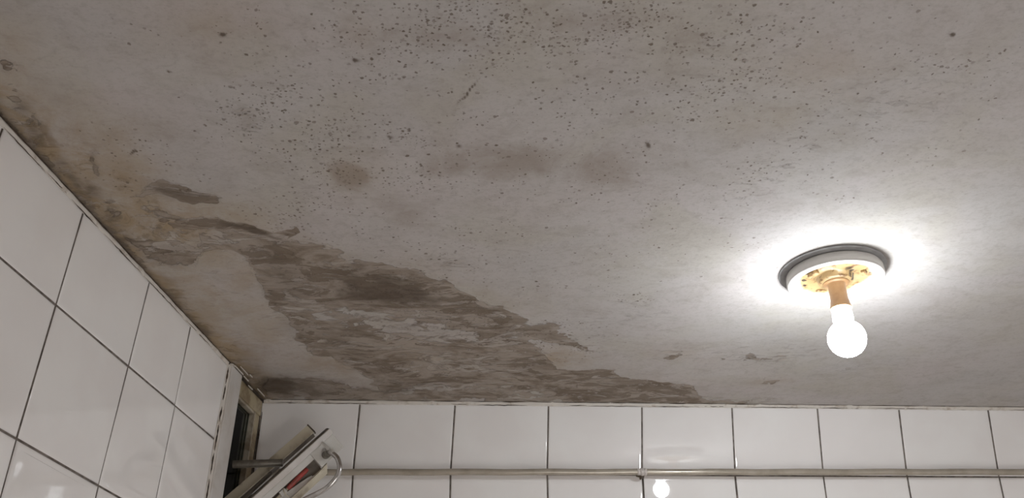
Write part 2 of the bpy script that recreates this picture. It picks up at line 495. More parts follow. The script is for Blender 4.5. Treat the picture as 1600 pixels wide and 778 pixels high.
SMUDGE = [
    (.78, ell(556, 272, 42, 28, 25)), (.60, ell(800, 252, 190, 42, -4)), (.55, ell(940, 265, 110, 54)), (.45, ell(640, 340, 60, 40)), (.45, ell(700, 60, 260, 50)), (.40, ell(395, 185, 52, 26, 40)), (.38, ell(620, 320, 60, 46)), (.42, ell(900, 30, 330, 46)),
    (.30, ell(330, 120, 120, 60)), (.34, ell(40, 60, 80, 50)), (.36, ell(1080, 60, 130, 60)), (.34, ell(1230, 190, 130, 34)), (.30, ell(640, 360, 60, 26)), (.34, ell(1560, 40, 60, 40)), (.30, ell(960, 330, 60, 60)),
    (.38, ell(120, 215, 90, 40, 30)), (.30, ell(700, 408, 70, 16, 6)), (.30, ell(1320, 180, 60, 16)), (.26, ell(1330, 575, 120, 26)), (.35, ell(560, 30, 60, 16)),
]
SCUFF = [
    (.7, ell(350, 450, 50, 40, 30)), (.8, ell(440, 500, 50, 26, 30)), (.6, ell(480, 580, 60, 14)), (.6, ell(300, 470, 40, 20, 45)),
    (.9, ell(1245, 240, 90, 36, -32)), (.7, ell(1190, 290, 90, 26, -20)), (.6, ell(1400, 160, 140, 50)), (.45, ell(1000, 300, 80, 40)), (.6, ell(1180, 550, 150, 24)), (.6, ell(980, 500, 100, 34)),
    (.5, ell(1150, 100, 160, 60)), (.5, ell(700, 410, 130, 26)), (.45, ell(440, 290, 90, 40)), (.5, ell(380, 520, 60, 30, 30)), (.35, ell(1130, 370, 60, 20)), (.8, ell(640, 500, 90, 16, 10)),
]


def build_ceiling():
    xs = np.concatenate([np.linspace(-.75, -.30, 10)[:-1], np.arange(-.30, 1.75, .0028), np.linspace(1.76, XR + .06, 12)])
    ys = np.concatenate([np.linspace(YF - .06, -1.36, 30)[:-1], np.arange(-1.36, .055, .0028)])
    X, Y = np.meshgrid(xs, ys)
    D = np.stack([X - CAM[0], Y - CAM[1], np.full(X.shape, -CAM[2])], -1)
    dep = np.maximum(D @ FW, .05)
    U = 800 + FPX * (D @ RX) / dep
    W = 389 - FPX * (D @ UY) / dep
    vis = (D @ FW) > .2
    rg = np.random.default_rng(12)
    lat = rg.random((256, 256))

    def vn(x, y, off):
        x = x + off * 17.3; y = y + off * 9.1
        xi, yi = np.floor(x).astype(int), np.floor(y).astype(int)
        fx, fy = x - xi, y - yi
        fx = fx * fx * (3 - 2 * fx); fy = fy * fy * (3 - 2 * fy)
        g = lambda i, j: lat[(yi + j) % 256, (xi + i) % 256]
        return (g(0, 0) * (1 - fx) + g(1, 0) * fx) * (1 - fy) + (g(0, 1) * (1 - fx) + g(1, 1) * fx) * fy - .5

    def fb(sc, off):
        return sum(vn(X * sc * 2 ** k, Y * sc * 2 ** k, off + k) * .6 ** k for k in range(5))
    wx, wy = fb(11, 1), fb(11, 7)                       # ragged outlines
    U2, W2 = U + 26 * wx, W + 13 * wy * np.clip((W - 60) / 300, .5, 1.2)

    def acc(lst, mode='max'):
        A = np.zeros(X.shape)
        for w, f in lst:
            q = w * f(U2, W2)
            A = np.maximum(A, q) if mode == 'max' else A + q
        return A
    peel = acc(PEEL) - .9 * acc(PEELNEG)
    mold, yel, dots, smu, scf = acc(MOLD), acc(YELLOW), acc(DOTS), acc(SMUDGE), acc(SCUFF)
    # damp runs along the left wall itself
    dl = (X * -LN[0] + Y * -LN[1]) * -1                      # distance from the left wall
    run = np.clip(1.2 - np.abs(dl) / (.07 + .05 * fb(6, 2)), 0, 1)
    yel = np.maximum(yel, run * .95)
    mold = np.maximum(mold, np.clip(1 - np.abs(dl) / (.026 + .03 * fb(9, 3)), 0, 1) * .75)
    mold = np.maximum(mold, np.clip(1 - np.abs(Y) / .008, 0, 1) * .50)
    peel = np.maximum(peel, np.clip(1 - np.abs(dl) / .045, 0, 1) * .62 * (W < 420))
    res = [np.clip(a, 0, 1) * vis for a in (peel, mold, yel, dots, smu, scf)]
    # gentle unevenness of the trowelled plaster, and the lost thickness where it peeled
    Z = .0022 * np.sin(X * 5.1 + 1.3 * np.sin(Y * 3.7)) * np.cos(Y * 4.3 + .7) + .0009 * np.sin(X * 17 + Y * 9) * np.sin(Y * 21 - X * 6)
    Z *= np.clip(np.abs(Y) / .1, 0, 1) * np.clip(np.abs(dl) / .1, 0, 1)
    Z += .0008 * res[0]
    ny, nx = X.shape
    co = np.stack([X, Y, Z], -1).reshape(-1, 3).astype(np.float32)
    idx = np.arange(nx * ny).reshape(ny, nx)
    q = np.stack([idx[:-1, :-1], idx[1:, :-1], idx[1:, 1:], idx[:-1, 1:]], -1).reshape(-1, 4)
    me = bpy.data.meshes.new('ceiling')
    me.vertices.add(len(co)); me.vertices.foreach_set('co', co.ravel())
    me.loops.add(q.size); me.loops.foreach_set('vertex_index', q.ravel().astype(np.int32))
    me.polygons.add(len(q))
    me.polygons.foreach_set('loop_start', np.arange(0, q.size, 4, dtype=np.int32))
    me.polygons.foreach_set('use_smooth', np.ones(len(q), bool))
    me.update(calc_edges=True)
    for nm, a in zip(('peel', 'mold', 'yellow', 'dots', 'smudge', 'scuff'), res):
        at = me.attributes.new(nm, 'FLOAT', 'POINT')
        at.data.foreach_set('value', a.reshape(-1).astype(np.float32))
    me.materials.append(M_CEIL)
    o = bpy.data.objects.new('ceiling', me)
    o.location = (0, 0, H)
    col.objects.link(o)
    tag(o, kind='structure')


build_ceiling()

# ------------------------------------------------------------------ tiled walls
RINGS = [(0, 0), (.0003, .0006), (.0009, .0012), (.0018, .0016), (.0032, .00185), (.0052, .0020), (.0095, .00205), (.016, .00205)]
GAP = .0013
rnd = random.Random(5)


def add_tile(mb, O, U, Vv, N, quad, tilt=None, wave=None, gap=GAP):
    """quad: four (u, v) corners in order on the wall plane; wave(u, v) bends the glaze locally to steer a reflection"""
    c = np.array(quad, float)
    ctr = c.mean(0)
    area = sum(c[i][0] * c[(i + 1) % 4][1] - c[(i + 1) % 4][0] * c[i][1] for i in range(4))
    if area < 0: c = c[::-1]
    if tilt is None: tilt = (rnd.gauss(0, .0022), rnd.gauss(0, .0022))
    tilt = np.array(tilt)

    def P(p, h):
        dz = max((p - ctr) @ tilt + .0006, -.0018) if h > 0 else 0
        if wave is not None and h > .0015: dz += wave(p[0], p[1])
        return O + U * p[0] + Vv * p[1] + N * (h + dz)
    vs, fs, ring = [], [], []
    for e, h in (RINGS if wave is None else RINGS[:-1]):
        e = e + gap
        ring = []
        for i in range(4):
            p, a, b = c[i], c[i - 1], c[(i + 1) % 4]
            d1 = (p - a) / np.linalg.norm(p - a); d2 = (b - p) / np.linalg.norm(b - p)
            n1 = np.array([-d1[1], d1[0]]); n2 = np.array([-d2[1], d2[0]])
            m = (n1 + n2); m = m / (1 + n1 @ n2)
            ring.append(p + m * e)
        vs += [P(p, h) for p in ring]
    flip = np.cross(U, Vv) @ N < 0
    nr = len(RINGS) - (wave is not None)
    for r in range(nr - 1):
        for i in range(4):
            j = (i + 1) % 4
            f = (r * 4 + i, r * 4 + j, (r + 1) * 4 + j, (r + 1) * 4 + i)
            fs.append(f[::-1] if flip else f)
    if wave is None:
        f = tuple((nr - 1) * 4 + i for i in range(4))
        fs.append(f[::-1] if flip else f)
    else:
        n, o = 60, len(vs)
        for i in range(n + 1):
            for j in range(n + 1):
                x, y = j / n, i / n
                p = (ring[0] * (1 - x) + ring[1] * x) * (1 - y) + (ring[3] * (1 - x) + ring[2] * x) * y
                vs.append(P(p, .00205))
        for i in range(n):
            for j in range(n):
                k = o + i * (n + 1) + j
                f = (k, k + 1, k + n + 2, k + n + 1)
                fs.append(f[::-1] if flip else f)
    mb.add(vs, fs, 0, True)
    for i in range(4): mb.m[len(mb.m) - len(fs) + i] = 1


Z0 = np.zeros(3)
TOPGAP = .0052
ZROW = [0, -.1529, -.1529 - .1857]
while ZROW[-1] > -H + .19: ZROW.append(ZROW[-1] - .186)
ZROW.append(-H)

# back wall: joints read where they meet the ceiling line and the first course line
tops = [562.7, 711, 856.7, 1002.3, 1142.6, 1275.7, 1402.6, 1541.6]
bots = [551.3, 703.8, 855, 1003.4, 1148.6, 1286.3, 1416.9, 1560.4]
xt, xb = [-.002], [-.004]
for a, b in zip(tops, bots):
    xt.append(hit(a, 626 + (a - 410) / 1190 * 7, BN)[0])
    xb.append(hit(b, 745, BN)[0])
xt += [xt[-1] + .2, XR]; xb += [xb[-1] + .2, XR]
mb = MB()
mb.box(np.array([-.25, 0, 0]), np.array([XR + .25 + .15, 0, 0]), BZ * -H, -BN * .12, 1)
for k in range(len(ZROW) - 1):
    zt = ZROW[k] if k else -TOPGAP
    zb = ZROW[k + 1]
    for j in range(len(xt) - 1):
        u = [(xt[j] if k == 0 else xb[j]), (xt[j + 1] if k == 0 else xb[j + 1]), xb[j + 1], xb[j]]
        tl = wv = None
        if k == 1 and j == 4:                     # tile tilted and bulged to set where the bulb's reflection falls
            tl = (-.027, .0125)
            wv = lambda a, b: .00040 * math.exp(-((a - .836) ** 2 + (b + .183) ** 2) / (2 * .03 ** 2))
        add_tile(mb, Z0, BXD, BZ, BN, [(u[0], zt), (u[1], zt), (u[2], zb), (u[3], zb)], tl, wv)
tag(mb.build('wall_back', [M_TILE, M_GROUT]), kind='structure')

# left wall
W0 = .2115                                    # the window fills the wall from the corner to here
WBOT = -.62
SL = lambda p: float(hit(p[0], p[1], np.cross(LS, LZ)) @ LS)
st = [SL(p) for p in ((297, 507), (233, 437), (130, 327), (3, 199))]
s1 = [SL(p) for p in ((272.7, 630.7), (200.5, 568.2), (88, 471))]
s2 = [SL(p) for p in ((243, 778), (153.5, 757.5), (24.6, 688))]
for L in (st, s1, s2):
    while len(L) < 16: L.append(L[-1] + .2015)
SEND = 2.45
_P = hit(26, 729, np.cross(LS, LZ))
_B = np.array([1.0083, -.6251, -.118]); _B = _B - 2 * (_B @ BN) * BN          # the bulb as the back wall mirrors it
_h = (_B - _P) / np.linalg.norm(_B - _P) + (CAM - _P) / np.linalg.norm(CAM - _P)
_h /= _h @ LN
LWAVE = (float(_P @ LS), float(_P[2]), -float(_h @ LS), -float(_h[2] - LN[2]))
mb = MB()
mb.box(LS * W0, LS * (SEND - W0), LZ * -H, -LN * .12, 1)
mb.box(LS * -.03 + LZ * WBOT, LS * (W0 + .03), LZ * (-H - WBOT), -LN * .12, 1)
for k in range(len(ZROW) - 1):
    zt = ZROW[k] if k else -.005
    zb = ZROW[k + 1]
    A, B = (st, s1) if k == 0 else (s1, s2) if k == 1 else (s2, s2)
    A = [W0 + .001] + A; B = [W0 + .001] + B
    for j in range(14):
        if A[j] > SEND - .05: break
        A1, B1 = min(A[j + 1], SEND), min(B[j + 1], SEND)
        wv = None
        if k == 2 and j == 2:                     # surface bent to bring the bulb's second reflection to this edge
            hs = LWAVE
            wv = lambda a, b: ((a - hs[0]) * hs[2] + (b - hs[1]) * hs[3]) * math.exp(-((a - hs[0]) ** 2 + (b - hs[1]) ** 2) / (2 * .018 ** 2))
        add_tile(mb, Z0, LS, LZ, LN, [(A[j], zt), (A1, zt), (B1, zb), (B[j], zb)], None if wv is None else (0, 0), wv)
    if zb < WBOT - .03:
        zt2 = min(zt, WBOT)
        add_tile(mb, Z0, LS, LZ, LN, [(.004, zt2), (W0, zt2), (W0, zb), (.004, zb)])
tag(mb.build('wall_left', [M_TILE, M_GROUT]), kind='structure')

# right and front walls, out of frame but closing the room
def plain_wall(name, O, U, length, N):
    mb = MB()
    mb.box(O, U * length, np.array([0, 0, -H]), -N * .12, 1)
    n = int(length / .2)
    for k in range(len(ZROW) - 1):
        for j in range(n + 1):
            u0, u1 = j * .2, min((j + 1) * .2, length)
            if u1 - u0 < .03: continue
            add_tile(mb, O, U, np.array([0, 0, 1.0]), N, [(u0, ZROW[k]), (u1, ZROW[k]), (u1, ZROW[k + 1]), (u0, ZROW[k + 1])], (0, 0))
    tag(mb.build(name, [M_TILE, M_GROUT]), kind='structure')


plain_wall('wall_right', np.array([XR, 0, 0.]), np.array([0, -1., 0]), -YF, np.array([-1., 0, 0]))
DX0, DX1, DZ = .9, 1.7, -.5                   # unseen doorway, added behind the camera to let the fill light in
mb = MB()
E3 = np.array([0, 0, 1.0])
for x0, x1, z1 in ((-.48, DX0, -H), (DX1, XR, -H), (DX0, DX1, DZ)):
    mb.box((x0, YF, 0), (x1 - x0, 0, 0), (0, 0, z1), (0, -.12, 0), 1)
    nx_ = max(1, round((x1 - x0) / .2))
    for k in range(len(ZROW) - 1):
        zb = max(ZROW[k + 1], z1)
        if ZROW[k] - zb < .03: continue
        for j in range(nx_):
            u0, u1 = x0 + (x1 - x0) * j / nx_, x0 + (x1 - x0) * (j + 1) / nx_
            add_tile(mb, np.array([0, YF, 0.]), BXD, E3, np.array([0, 1., 0]), [(u0, ZROW[k]), (u1, ZROW[k]), (u1, zb), (u0, zb)], (0, 0))
tag(mb.build('wall_front', [M_TILE, M_GROUT]), kind='structure')
mb = MB()
for x0, x1, z0, z1 in ((DX0 - .05, DX0 + .02, DZ + .05, -H), (DX1 - .02, DX1 + .05, DZ + .05, -H), (DX0 + .02, DX1 - .02, DZ + .05, DZ - .02)):
    mb.box((x0, YF - .13, z0), (x1 - x0, 0, 0), (0, .15, 0), (0, 0, z1 - z0))
tag(mb.build('added_doorway_1', M_PAINTW, bevel=.003), kind='structure')  # frame of the added opening for the fill light
mb = MB()
mb.box((-.62, YF - .12, -H - .08), (XR + .74, 0, 0), (0, -YF + .42, 0), (0, 0, .08))
tag(mb.build('floor', M_FLOOR), kind='structure')


# ------------------------------------------------------------------ cracked sealant between tiles and ceiling
def bead(name, A, D, length, N, depth, drop, seed, skips=()):
    """irregular strip along the top of a wall; drop(s) is how far it reaches down"""
    mb = MB()
    n = int(length / .004)
    vs, fs = [], []
    for i in range(n + 1):
        s = length * i / n
        e = .5 * mnoise.noise(Vector((s * 30, seed, 0))) + .5 * mnoise.noise(Vector((s * 120, seed, 4)))
        dr = drop * (1.12 + .55 * e)
        dp = depth * (1 + .35 * mnoise.noise(Vector((s * 55, seed, 9))))
        p = A + D * s
        for (a, b) in ((dp * 1.1, .001), (dp * 1.12, -.3 * dr), (dp * .85, -.75 * dr), (dp * .45, -dr), (0.0005, -dr * 1.08)):
            vs.append(p + N * a + np.array([0, 0, b]))
    for i in range(n):
        for k in range(4):
            a = i * 5 + k
            fs.append((a, a + 1, a + 6, a + 5))
    mb.add(vs, fs, 0, True)
    # dark hairline cracks running along it
    r = random.Random(seed)
    s = .02
    while s < length - .05:
        ln = r.uniform(.03, .16)
        if r.random() < .85:
            z = -drop * r.uniform(.85, 1.2)
            pts = []
            m = max(4, int(ln / .008))
            for i in range(m + 1):
                q = s + ln * i / m
                pts.append(A + D * min(q, length) + N * (depth * .75) + np.array([0, 0, z + .0014 * mnoise.noise(Vector((q * 90, seed, 20)))]))
            rad = [.0001 + .0006 * math.sin(math.pi * i / m) * r.uniform(.6, 1.3) for i in range(m + 1)]
            mb.tube(pts, rad, 6, 1)
        s += ln + r.uniform(.0, .04)
    return tag(mb.build(name, [M_CAULK, M_CRACK]), kind='structure')


bead('trim_1', np.array([.003, 0, 0]), BXD, XR - .006, np.array([0, -1., 0]), .0045, .0062, 3)
bead('trim_2', LS * W0, LS, 2.1, LN * np.array([1, 1, 0]), .0040, .0062, 8)

# thin dark crack where plaster meets the bead on both walls
mb = MB()
for A, D, N, ln, sd, r0 in ((np.array([.003, 0, 0]), BXD, np.array([0, -1., 0]), XR - .01, 31, .0008), (LS * .21, LS, LN, 2.1, 37, .0011)):
    pts, rad = [], []
    n = int(ln / .01)
    for i in range(n + 1):
        s = ln * i / n
        pts.append(A + D * s + N * (.0055 + .001 * mnoise.noise(Vector((s * 40, sd, 0)))) + np.array([0, 0, -.0004]))
        rad.append(max(.0002, r0 * (.6 + 1.1 * mnoise.noise(Vector((s * 22, sd, 5))))))
    mb.tube(pts, rad, 6, 0)
tag(mb.build('trim_3', M_CRACK), kind='structure')

# ------------------------------------------------------------------ window in the corner
win = empty('window_1', (V(LS * .1)))
tag(win, kind='structure')


def LP(s, z, d):
    return LS * s + LZ * z + LN * d


def lbox(mb, s0, s1, z0, z1, d0, d1, mat=0):
    mb.box(LP(s0, z0, d0), LS * (s1 - s0), LZ * (z1 - z0), LN * (d1 - d0), mat)


mb = MB()                                    # white outer casing: upright nearest the tiles and its foot rail
lbox(mb, .151, .206, -.004, WBOT, -.03, .010)
lbox(mb, .145, .151, -.004, WBOT, -.03, .004)
casing = mb.build('casing', M_PAINTW, win, bevel=.002)
mb = MB()                                    # rotten filler between casing and tiles
vs, fs = [], []
for i in range(151):
    z = -.004 - i * .0041
    e = mnoise.noise(Vector((z * 45, 3, 3)))
    for sx, d in ((.2050, .0075), (.2085, .0055 + .0015 * e), (.2128 + .0012 * e, .0028), (.2150 + .0012 * e, .0021)):
        vs.append(LP(sx, z, d))
for i in range(150):
    for k in range(3):
        a = i * 4 + k
        fs.append((a, a + 4, a + 5, a + 1))
mb.add(vs, fs, 0, True)
r = random.Random(9)
z = -.01
while z > -.6:
    ln = r.uniform(.012, .06)
    m = 8
    mb.tube([LP(.2108 + .0012 * mnoise.noise(Vector((q * 60, 3, 3))), q, .0042) for q in [z - ln * i / m for i in range(m + 1)]],
            [.0002 + r.uniform(.0010, .0021) * math.sin(math.pi * i / m) for i in range(m + 1)], 6, 1)
    z -= ln + r.uniform(.002, .014)
mb.build('filler', [M_CAULK, M_CRACK], win)
mb = MB()                                    # yellowed inner frame: head, upright in the corner, sill
lbox(mb, .001, .145, -.004, -.036, -.016, .001)
lbox(mb, .001, .026, -.036, WBOT, -.016, -.001)
lbox(mb, .026, .145, WBOT + .035, WBOT, -.016, -.001)
mb.build('inner_frame', M_PAINTY, win, bevel=.0025)
mb = MB()                                    # glazing bead round the opening
lbox(mb, .028, .145, -.036, -.041, -.014, -.002)
lbox(mb, .026, .031, -.036, WBOT + .035, -.014, -.0005)
mb.build('glazing_bead', M_BEAD, win, bevel=.001)
mb = MB()
lbox(mb, .026, .150, -.034, WBOT + .03, -.0145, -.0115)
mb.build('pane', M_GLASS, win)
mb = MB()                                    # dark crack between the frame and the back wall tiles
pts = [LP(-.0005, -.006 - i * .01, .0025) for i in range(60)]
mb.tube(pts, [.0006 + .0012 * abs(mnoise.noise(Vector((i * .8, 3, 1)))) for i in range(60)], 6, 1)
pts = [LP(.0 + i * .0145, -.0035, .0030) for i in range(11)]
mb.tube(pts, [.0008 + .0014 * abs(mnoise.noise(Vector((i * .9, 8, 1)))) for i in range(11)], 6, 1)
mb.build('crack', [M_CAULK, M_CRACK], win)
# loose flakes of old sealant over the window head
mb = MB()
r = random.Random(4)
for s0, s1, z, d, w in ((.205, .155, -.0035, .013, .004), (.195, .150, -.002, .021, .0025), (.150, .122, -.004, .012, .003), (.105, .080, -.006, .006, .004),
                        (.075, .030, -.002, .014, .0035), (.150, .135, -.001, .024, .003), (.214, .200, -.004, .010, .010)):
    n = 10
    vs = []
    for i in range(n + 1):
        s = s0 + (s1 - s0) * i / n
        e = w * (.7 + .4 * mnoise.noise(Vector((s * 150, d * 400, 0)))) * (1 if 0 < i < n else .4)
        for a, b in ((-.5, 0), (.5, .0), (.5, -.0018), (-.5, -.0018)):
            vs.append(LP(s, z + b - e * .2 * a, d + e * a))
    fs = [(0, 1, 2, 3), (n * 4 + 3, n * 4 + 2, n * 4 + 1, n * 4)]
    for i in range(n):
        for k in range(4):
            fs.append((i * 4 + k, i * 4 + (k + 1) % 4, (i + 1) * 4 + (k + 1) % 4, (i + 1) * 4 + k))
    mb.add(vs, fs, 0, False)
mb.build('loose_flakes', M_CAULK, win)
mb = MB()                                    # near-black panels that put the darkness outside into their colour
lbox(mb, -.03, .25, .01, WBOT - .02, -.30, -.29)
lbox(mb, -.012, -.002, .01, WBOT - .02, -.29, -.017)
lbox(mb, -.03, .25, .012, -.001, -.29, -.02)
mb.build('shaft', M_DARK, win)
mb = MB()
mb.tube([LP(.035, -.02, -.07), LP(.035, WBOT, -.07)], .012, 16)
mb.build('drain_pipe', M_BROWN, win)

# ------------------------------------------------------------------ pipe along the back wall
PY = -.016
p0, p1 = at_y(420, 737.5, PY), at_y(1600, 737.3, PY)
D = (p1 - p0) / np.linalg.norm(p1 - p0)
pr = .0066
pc = at_y(1003, 737.3, PY)
root = empty('wall_pipe', V(pc))
tag(root, 'long thin beige pipe running level across the white back-wall tiles', 'pipe')
mb = MB()
n = 40
pend = p0 + D * ((XR - .01 - p0[0]) / D[0])
mb.tube([p0 + (pend - p0) * i / n + np.array([0, 0, .0006 * math.sin(i * 1.7)]) for i in range(n + 1)], pr, 28)
mb.build('pipe_run', M_PIPE, root)
mb = MB()
mb.tube([pc - D * .004, pc - D * .0035, pc + D * .0035, pc + D * .004], [pr, .0082, .0082, pr], 24)
mb.tube([pc + D * .004, pc + D * .0045, pc + D * .0095, pc + D * .010], [pr, .0074, .0074, pr], 24)
mb.tube([pc - D * .0100, pc - D * .0095, pc - D * .0045, pc - D * .004], [pr, .0070, .0070, pr], 24)
mb.build('coupling', M_THREAD, root)
mb = MB()
a = pc + np.array([0, 0, -pr])
mb.tube([a + np.array([-.002, .000, .001]), a + np.array([-.003, .002, -.003]), a + np.array([-.002, .012, -.004])], .0026, 10)
mb.tube([a + np.array([-.0125, .003, -.0012]), a + np.array([-.006, .003, -.0022]), a + np.array([-.001, .003, -.0035])], [.0014, .0020, .0024], 10)
mb.tube([a + np.array([.003, .003, -.001]), a + np.array([.004, .014, -.002])], .0022, 10)
mb.build('wall_clip', M_BRASS, root)

# ------------------------------------------------------------------ bare bulb in its old ceiling base
LC = np.array([1.0083, -.6251, 0])
root = empty('ceiling_light', V(LC))
tag(root, 'lit bare round bulb in a tan socket under a scorched white ceiling plate', 'light')
mb = MB()
RO = LC + np.array([-.0035, -.0010, 0])
mb.lathe(RO, [(.0, .002), (.0835, .002), (.0842, -.0008), (.0836, -.0014), (.0700, -.0014), (.0, -.0014)], 128)
mb.build('mounting_ring', M_RING, root)


def mat_plate():
    t = NT('scorched_plastic')
    g = t.n('ShaderNodeTexCoord')
    sep = t.n('ShaderNodeSeparateXYZ')
    t.put(sep.inputs[0], g.outputs['Object'])
    x, y = sep.outputs[0], sep.outputs[1]
    rr = t.math('SQRT', t.math('ADD', t.math('MULTIPLY', x, x), t.math('MULTIPLY', y, y)))
    P = t.coord()
    n = t.noise(P, 45, 5, .6, .6)
    k = t.math('ADD', rr, t.math('MULTIPLY', t.math('SUBTRACT', n, .5), .022))
    y1 = t.ss(k, .066, .050)
    c = t.mix(y1, (.55, .53, .50), (.27, .18, .08))
    n2 = t.noise(P, 80, 6, .65, .8)
    c = t.mix(t.math('MULTIPLY', t.ss(n2, .53, .66), y1), c, (.10, .045, .012))
    # scorched holes
    sc = None
    for hx, hy, r0 in ((.010, -.036, .009), (.017, -.026, .006), (.022, -.016, .005), (-.048, -.006, .0035), (-.042, -.008, .0030), (.050, -.020, .0035), (-.046, .014, .004), (-.040, .030, .0045), (-.058, .028, .003)):
        dx = t.math('SUBTRACT', x, hx); dy = t.math('SUBTRACT', y, hy)
        d = t.math('SQRT', t.math('ADD', t.math('MULTIPLY', dx, dx), t.math('MULTIPLY', dy, dy)))
        d = t.math('ADD', d, t.math('MULTIPLY', t.math('SUBTRACT', n2, .5), .012))
        s = t.ss(d, r0, r0 * .4)
        sc = s if sc is None else t.math('MAXIMUM', sc, s)
    c = t.mix(t.math('MULTIPLY', sc, .92), c, (.012, .006, .003))
    nb = t.bump(t.math('SUBTRACT', n, t.math('MULTIPLY', sc, .8)), .5, .002)
    return t.done(c, .4, nb)


M_PLATE = mat_plate()
mb = MB()
PT = .0205                                    # the plate hangs this far below the plaster
mb.lathe(LC, [(.0720, -.002), (.0745, -.0028), (.0755, -.0045), (.0762, -PT + .0030), (.0755, -PT + .0010), (.0738, -PT), (.0655, -PT - .0003), (.0635, -PT + .0012),
              (.0615, -PT + .0070), (.0560, -PT + .0095), (.0300, -PT + .0095), (.0285, -PT + .0085), (.0272, -PT + .0005), (.0255, -PT - .0008), (.0180, -PT - .0012), (.0, -PT - .0012)], 128,
         wob=lambda r, t: (.0016 * math.sin(2 * t + 1.0) + .001 * math.sin(5 * t)) if .029 < r < .060 else 0)
mb.build('base_plate', M_PLATE, root)
for ang, rr_, sx, sy, hh in ((200, .044, .020, .009, .007), (330, .044, .014, .008, .006), (100, .045, .018, .007, .005)):
    mb = MB()                                # moulded lugs inside the recess
    a = math.radians(ang)
    c = LC + np.array([rr_ * math.cos(a), rr_ * math.sin(a), -PT + .010])
    e1 = np.array([-math.sin(a), math.cos(a), 0]); e2 = np.array([math.cos(a), math.sin(a), 0])
    mb.box(c - e1 * sx / 2 - e2 * sy / 2, e1 * sx, e2 * sy, np.array([0, 0, -hh]))
    mb.build('terminal_lug', M_PLATE, root, bevel=.002)
mb = MB()
mb.lathe(LC, [(.0195, -PT + .000), (.0205, -PT - .0022), (.0150, -PT - .0030), (.0138, -PT - .004), (.0140, -PT - .0300), (.0150, -PT - .038), (.0164, -PT - .0445), (.0168, -PT - .0462), (.0160, -PT - .0470), (.0145, -PT - .0462), (.0, -PT - .0450)], 64)
mb.build('socket', M_SOCKET, root)
t = NT('lit_bulb')
em = t.n('ShaderNodeEmission'); em.inputs[0].default_value = (*BULB_COLOR, 1); em.inputs[1].default_value = BULB_STRENGTH
t.nt.links.new(em.outputs[0], t.nt.nodes['Material Output'].inputs[0])
M_BULB = t.mat
GZ, GR = -.1180, .0292
prof = [(.0138, -PT - .0455), (.0145, -.070), (.0152, -.076)]
for i in range(22):
    a = math.radians(60 - i * 150 / 21)
    if i == 0: prof.append((.0158, -.086))
    prof.append((max(GR * math.cos(a), .0) if i < 21 else 0.0, GZ + GR * math.sin(a)))
prof[-1] = (0.0, GZ - GR)
mb = MB(); mb.lathe(LC, prof, 48)
mb.build('bulb', M_BULB, root)

# ------------------------------------------------------------------ tilted wall heater by the window
def frame(pa, pb, y, phi):
    """axis from pixel pa (upper right end) to pb at depth y; returns origin, along, across (down the face), front normal, metres per pixel"""
    A, B = at_y(*pa, y), at_y(*pb, y)
    a = (B - A) / np.linalg.norm(B - A)
    v = A - CAM; dist = np.linalg.norm(v); v /= dist
    f = -(v - (v @ a) * a); f /= np.linalg.norm(f)
    w = np.cross(a, f)
    if w[2] > 0: w = -w
    c, s = math.cos(phi), math.sin(phi)
    w2, f2 = c * w + s * f, c * f - s * w
    return A, a, w2, f2, dist / FPX


YB = -.135
A, a_, w_, f_, mp = frame((519, 677), (407, 778), YB, math.radians(-5))
root = empty('wall_heater', V(A + a_ * .10))
tag(root, 'white tilted box heater with a slot and curved chrome tube beside the window', 'heater')
cw = 1 / math.cos(math.radians(5))


def hb(mb, l0, l1, w0, w1, d0, d1, mat=0):
    """l along and w across in photo pixels at that depth, d in metres behind the front"""
    mb.box(A + a_ * l0 * mp + w_ * w0 * mp * cw - f_ * d0, a_ * (l1 - l0) * mp, w_ * (w1 - w0) * mp * cw, -f_ * (d1 - d0), mat)


LEN = 178
mb = MB()
hb(mb, 0, 44, 1, 27.5, 0, .030)
hb(mb, 44, LEN, 1, 11, 0, .030)
mb.build('housing', M_HOUSE, root, bevel=.0012)
mb = MB(); hb(mb, -2, LEN, -8.5, 1, -.0035, .028); mb.build('edge_strip', M_PAINTW, root, bevel=.0016)
mb = MB(); hb(mb, -1, LEN, -10, -8.5, .004, .030); mb.build('rubber_seal', M_BROWN, root)
mb = MB(); hb(mb, 44, LEN, 11, 30, .020, .030); mb.build('back_panel', M_BROWN, root)  # dark brown puts the shade inside the slot into the colour
mb = MB()
L0, W0_ = 36, 29
q = lambda l, w, d: A + a_ * l * mp + w_ * w * mp * cw - f_ * d
vs = [q(34, 28, 0), q(44, 40, 0), q(LEN, 40, 0), q(LEN, 30, 0), q(52, 30, 0)]
vs += [v - f_ * .012 for v in vs]
mb.add(vs, [(4, 3, 2, 1, 0), (5, 6, 7, 8, 9)] + [(i, (i + 1) % 5, 5 + (i + 1) % 5, 5 + i) for i in range(5)])
mb.build('lower_flap', M_CREAM, root, bevel=.0008)
mb = MB()                                    # curved reflector blade inside the slot
vs, fs = [], []
n = 14
for i in range(n + 1):
    tt = i / n
    l = 62 + tt * (LEN - 64)
    wtop = 27 - 7.5 * min(1, tt * 2.2) ** .7
    for k in range(5):
        ww = wtop + (30.5 - wtop) * k / 4
        vs.append(q(l, ww, .004 + .006 * math.sin(math.pi * (1 - k / 4) * .5)))
m_ = len(vs)
vs += [v - f_ * .0012 for v in vs]
for i in range(n):
    for k in range(4):
        a0 = i * 5 + k
        fs += [(a0, a0 + 1, a0 + 6, a0 + 5), (m_ + a0 + 5, m_ + a0 + 6, m_ + a0 + 1, m_ + a0)]
mb.add(vs, fs, 0, True)
mb.build('reflector', M_HOUSE, root)
mb = MB()
mb.tube([q(60, 15.5, .010), q(64, 15.5, .010), q(96, 17, .009), q(100, 17, .009)], [.0035, .0048, .0048, .0035], 20)
